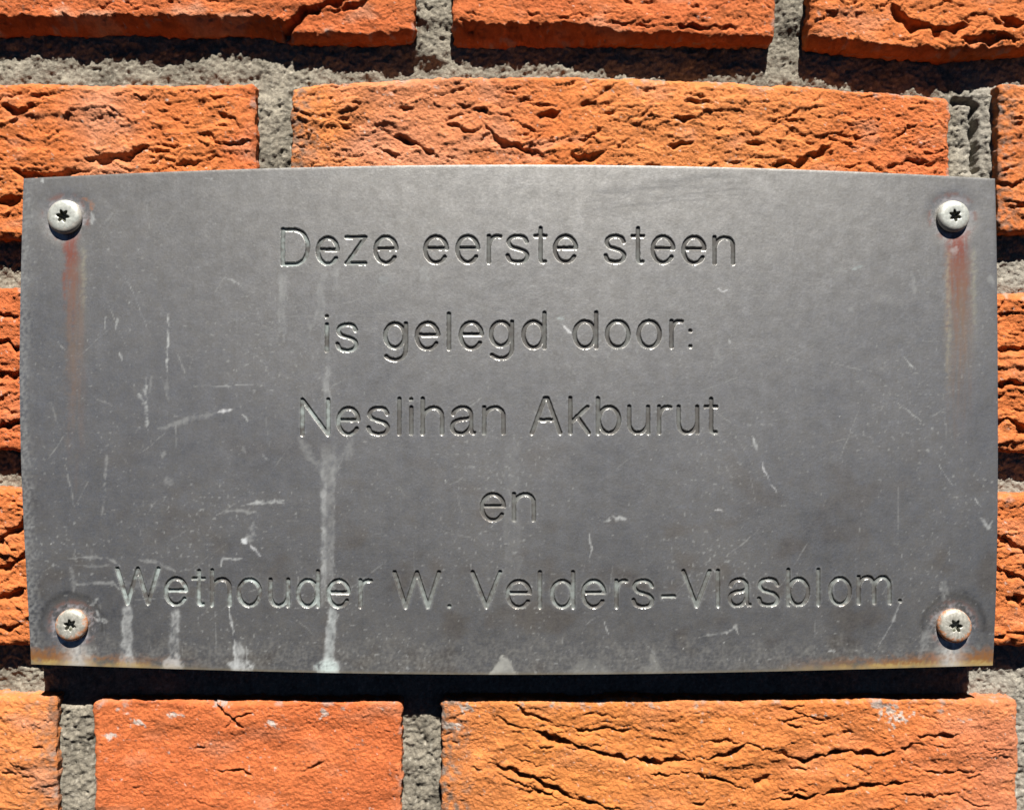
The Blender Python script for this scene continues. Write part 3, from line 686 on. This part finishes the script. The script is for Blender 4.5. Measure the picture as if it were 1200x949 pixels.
def build_plaque():
    cell, sub = 1.55, 3
    nu, nv = int(1140 / cell), int(575 / cell)
    fu, fv = nu * sub, nv * sub
    # which cells carry a stroke
    u = (np.arange(nu) + .5) / nu; v = (np.arange(nv) + .5) / nv
    U, Vv = np.meshgrid(u, v, indexing='ij')
    PX, PY = plate_map(U, Vv)
    dist = np.full(PX.shape, 1e9)
    boxes = []
    for ch, polys in LETTERS:
        allp = np.vstack(polys)
        lo, hi = allp.min(0) - 9, allp.max(0) + 9
        boxes.append((lo, hi))
        s_ = (PX > lo[0]) & (PX < hi[0]) & (PY > lo[1]) & (PY < hi[1])
        for p in polys:
            d_, _, _ = seg_dist(PX[s_], PY[s_], p)
            dist[s_] = np.minimum(dist[s_], d_)
    refine = dist < GW + 2.6
    GX, GY, Q = lattice(0, 0, nu, nv, 1.0, sub, refine, np.ones(PX.shape, bool))
    PX, PY = plate_map(GX / nu, GY / nv)
    dist = np.full(PX.shape, 1e9); own = np.full(PX.shape, -1)
    for k, (ch, polys) in enumerate(LETTERS):
        lo, hi = boxes[k]
        s_ = np.nonzero((PX > lo[0]) & (PX < hi[0]) & (PY > lo[1]) & (PY < hi[1]))[0]
        d_ = np.full(len(s_), 1e9)
        for p in polys:
            d_ = np.minimum(d_, seg_dist(PX[s_], PY[s_], p)[0])
        m_ = d_ < dist[s_]
        dist[s_[m_]] = d_[m_]; own[s_[m_]] = k
    wob = dist + .22 * pn(PX / 5, PY / 5, 401)
    t = np.clip(wob / GW, 0, 1.25)
    groove = GD * np.where(t < 1, (1 - t ** 5), 0)
    rim = 5.0 * 0
    edge_d = np.minimum(np.minimum(PX - LEFT(PY), RIGHT(PY) - PX), np.minimum(PY - TOP(PX), BOT(PY * 0 + PX) - PY))
    rnd = .2 * np.clip(1 - edge_d / 2.2, 0, 1) ** 2
    # the sheet is a little dished round each fixing
    dish = 0
    for sx, sy in SCREWS:
        dish = dish + 1.6 * np.exp(-(np.hypot(PX - sx, PY - sy) / 27) ** 4)
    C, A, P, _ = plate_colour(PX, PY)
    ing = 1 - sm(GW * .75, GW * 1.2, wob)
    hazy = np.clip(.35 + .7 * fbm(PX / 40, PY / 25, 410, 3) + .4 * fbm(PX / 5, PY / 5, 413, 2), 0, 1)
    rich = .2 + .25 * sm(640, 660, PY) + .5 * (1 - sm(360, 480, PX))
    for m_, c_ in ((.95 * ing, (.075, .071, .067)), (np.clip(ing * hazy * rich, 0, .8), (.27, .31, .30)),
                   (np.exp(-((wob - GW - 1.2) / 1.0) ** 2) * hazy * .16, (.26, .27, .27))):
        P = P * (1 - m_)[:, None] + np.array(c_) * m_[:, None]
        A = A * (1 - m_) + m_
    COL = np.concatenate([C, np.ones((len(C), 1))], 1)
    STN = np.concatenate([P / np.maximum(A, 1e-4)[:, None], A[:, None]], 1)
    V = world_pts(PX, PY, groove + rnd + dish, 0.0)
    fd = dist[Q].mean(1); fo = own[Q[:, 0]]
    isl = fd < GW * .98
    # sheet: face, edges and back
    def sub_mesh(sel):
        q = Q[sel]
        uq, inv = np.unique(q.ravel(), return_inverse=True)
        return uq, inv.reshape(-1, 4)
    uq, q = sub_mesh(~isl)
    V0, C0, S0 = V[uq], COL[uq], STN[uq]
    # edge strip round the border
    n = 160
    s_ = np.linspace(0, 1, n)
    ub = np.concatenate([s_, np.ones(n), s_[::-1], np.zeros(n)]); vb = np.concatenate([np.zeros(n), s_, np.ones(n), s_[::-1]])
    bx_, by_ = plate_map(ub, vb)
    k = len(bx_)
    E1 = world_pts(bx_, by_, np.full(k, 1.1), 0.0); E2 = world_pts(bx_, by_, np.full(k, THICK), 0.0)
    base = len(V0)
    ii = np.arange(k); jj = (ii + 1) % k
    qe = np.stack([base + ii, base + jj, base + k + jj, base + k + ii], -1)
    # back, as a grid of strips
    top_i = np.arange(n - 1); bot_i = 3 * n - 1 - np.arange(n - 1)
    qb = np.stack([base + k + top_i, base + k + top_i + 1, base + k + bot_i - 1, base + k + bot_i], -1)
    ec = np.tile(np.array([[.22, .21, .19, .5]]), (2 * k, 1))
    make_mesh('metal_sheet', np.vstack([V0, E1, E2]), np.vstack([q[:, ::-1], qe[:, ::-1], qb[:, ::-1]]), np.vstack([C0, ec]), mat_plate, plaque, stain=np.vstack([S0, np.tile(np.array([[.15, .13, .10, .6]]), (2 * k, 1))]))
    for kk in range(len(LETTERS)):
        sel = isl & (fo == kk)
        if not sel.any(): continue
        uq, q = sub_mesh(sel)
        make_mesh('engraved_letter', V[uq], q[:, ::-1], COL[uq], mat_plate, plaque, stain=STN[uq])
build_plaque()

# ------------------------------------------------------------------ the four screws
def lobed(th, R):
    return R * (0.80 + 0.20 * np.cos(6 * th))

def screw(px, py, label, radius, tilt_x, tilt_z, turn, rust, seed):
    root = bpy.data.objects.new('screw', None)
    col.objects.link(root)
    root['label'] = label; root['category'] = 'screw'; root['group'] = 'screws fixing the plaque'
    k = 1.0
    root.location = ((px - CX) * S, 1.2 * S, (CY - py) * S)
    root.rotation_euler = (math.radians(tilt_x), 0, math.radians(tilt_z))
    n = 96
    th = np.linspace(0, 2 * np.pi, n, endpoint=False)
    def rings(prof, lob=None):
        """prof: (radius or lobed blend, height towards the viewer)"""
        V = []; Hs = []
        for r, h, l in prof:
            rr = r * (1 - l) + l * lobed(th + turn, r)
            V.append(np.stack([rr * np.cos(th) * S, np.full(n, -h * S), rr * np.sin(th) * S], -1)); Hs.append(np.full(n, h))
        i = np.arange(n); j = (i + 1) % n
        Q = [np.stack([a * n + i, a * n + j, (a + 1) * n + j, (a + 1) * n + i], -1) for a in range(len(prof) - 1)]
        return np.vstack(V), np.vstack(Q), np.concatenate(Hs)
    R = radius
    head = [(r, h + (.6 if h > .5 else 0), l) for r, h, l in [(R * .80, -1.0, 0), (R * .97, .3, 0), (R, 1.5, 0), (R, 2.6, 0), (R * .98, 3.6, 0), (R * .94, 4.7, 0), (R * .88, 5.7, 0), (R * .8, 6.5, 0), (R * .7, 7.0, 0), (R * .55, 7.2, 0),
            (R * .44, 7.2, .6), (R * .405, 7.0, 1), (R * .39, 6.6, 1)]]
    sock = [(R * .39, 7.2, 1), (R * .375, 5.0, 1), (R * .36, 2.2, 1), (R * .30, 1.2, 1), (R * .12, .6, .6), (R * .01, .5, 0)]
    shank = [(R * .42, -1.0, 0), (R * .42, -60.0, 0), (R * .01, -66.0, 0)]
    for name, prof in (('head', head), ('socket', sock), ('shank', shank)):
        V, Q, H = rings(prof)
        x_, z_ = V[:, 0] / S, V[:, 2] / S
        nz = fbm(x_ / 7 + seed, z_ / 7, 500 + seed, 3); n2 = fbm(x_ / 2.5 + seed, z_ / 2.5, 510 + seed, 2)
        C = (np.array([.37, .385, .355]) - rust * np.array([.12, .145, .15])) * (1 + .07 * nz[:, None])
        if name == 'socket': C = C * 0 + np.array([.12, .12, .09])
        r_ = np.hypot(x_, z_)
        a = rust * sm(.0, .4, (r_ / R - .76) * 3.2 + .5 * nz - .08 - z_ / R * .45) * (name == 'head')
        a = np.clip(a, 0, .95)[:, None]
        C = C + (np.array([.34, .12, .035]) - C) * a
        dirt = (np.clip(sm(.0, .9, n2 + .5 * nz + .2 * rust), 0, 1) * (.35 + .45 * rust))[:, None]
        C = C + (np.array([.30, .29, .26]) - C) * dirt
        if name == 'head': V[:, 1] += .18 * nz * S
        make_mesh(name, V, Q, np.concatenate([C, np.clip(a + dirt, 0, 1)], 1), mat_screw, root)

screw(76.6, 254.8, 'pale zinc six-lobe screw above a long red rust streak, before the word Deze', 20.0, -2, 0, .15, .15, 1)
screw(1116.4, 254.2, 'bright white six-lobe screw above a broad reddish streak with yellow rims, beyond the word steen', 18.6, -2, 0, .4, .1, 2)
screw(84.6, 732.0, 'dull grey rust-edged six-lobe screw in a rusty corner below the word Wethouder', 18.6, -6, 3, .3, .9, 3)
screw(1117.6, 733.0, 'six-lobe screw with orange rusted rim in a rusty corner near the final full stop', 19.6, -8, -3, .0, 1.0, 4)
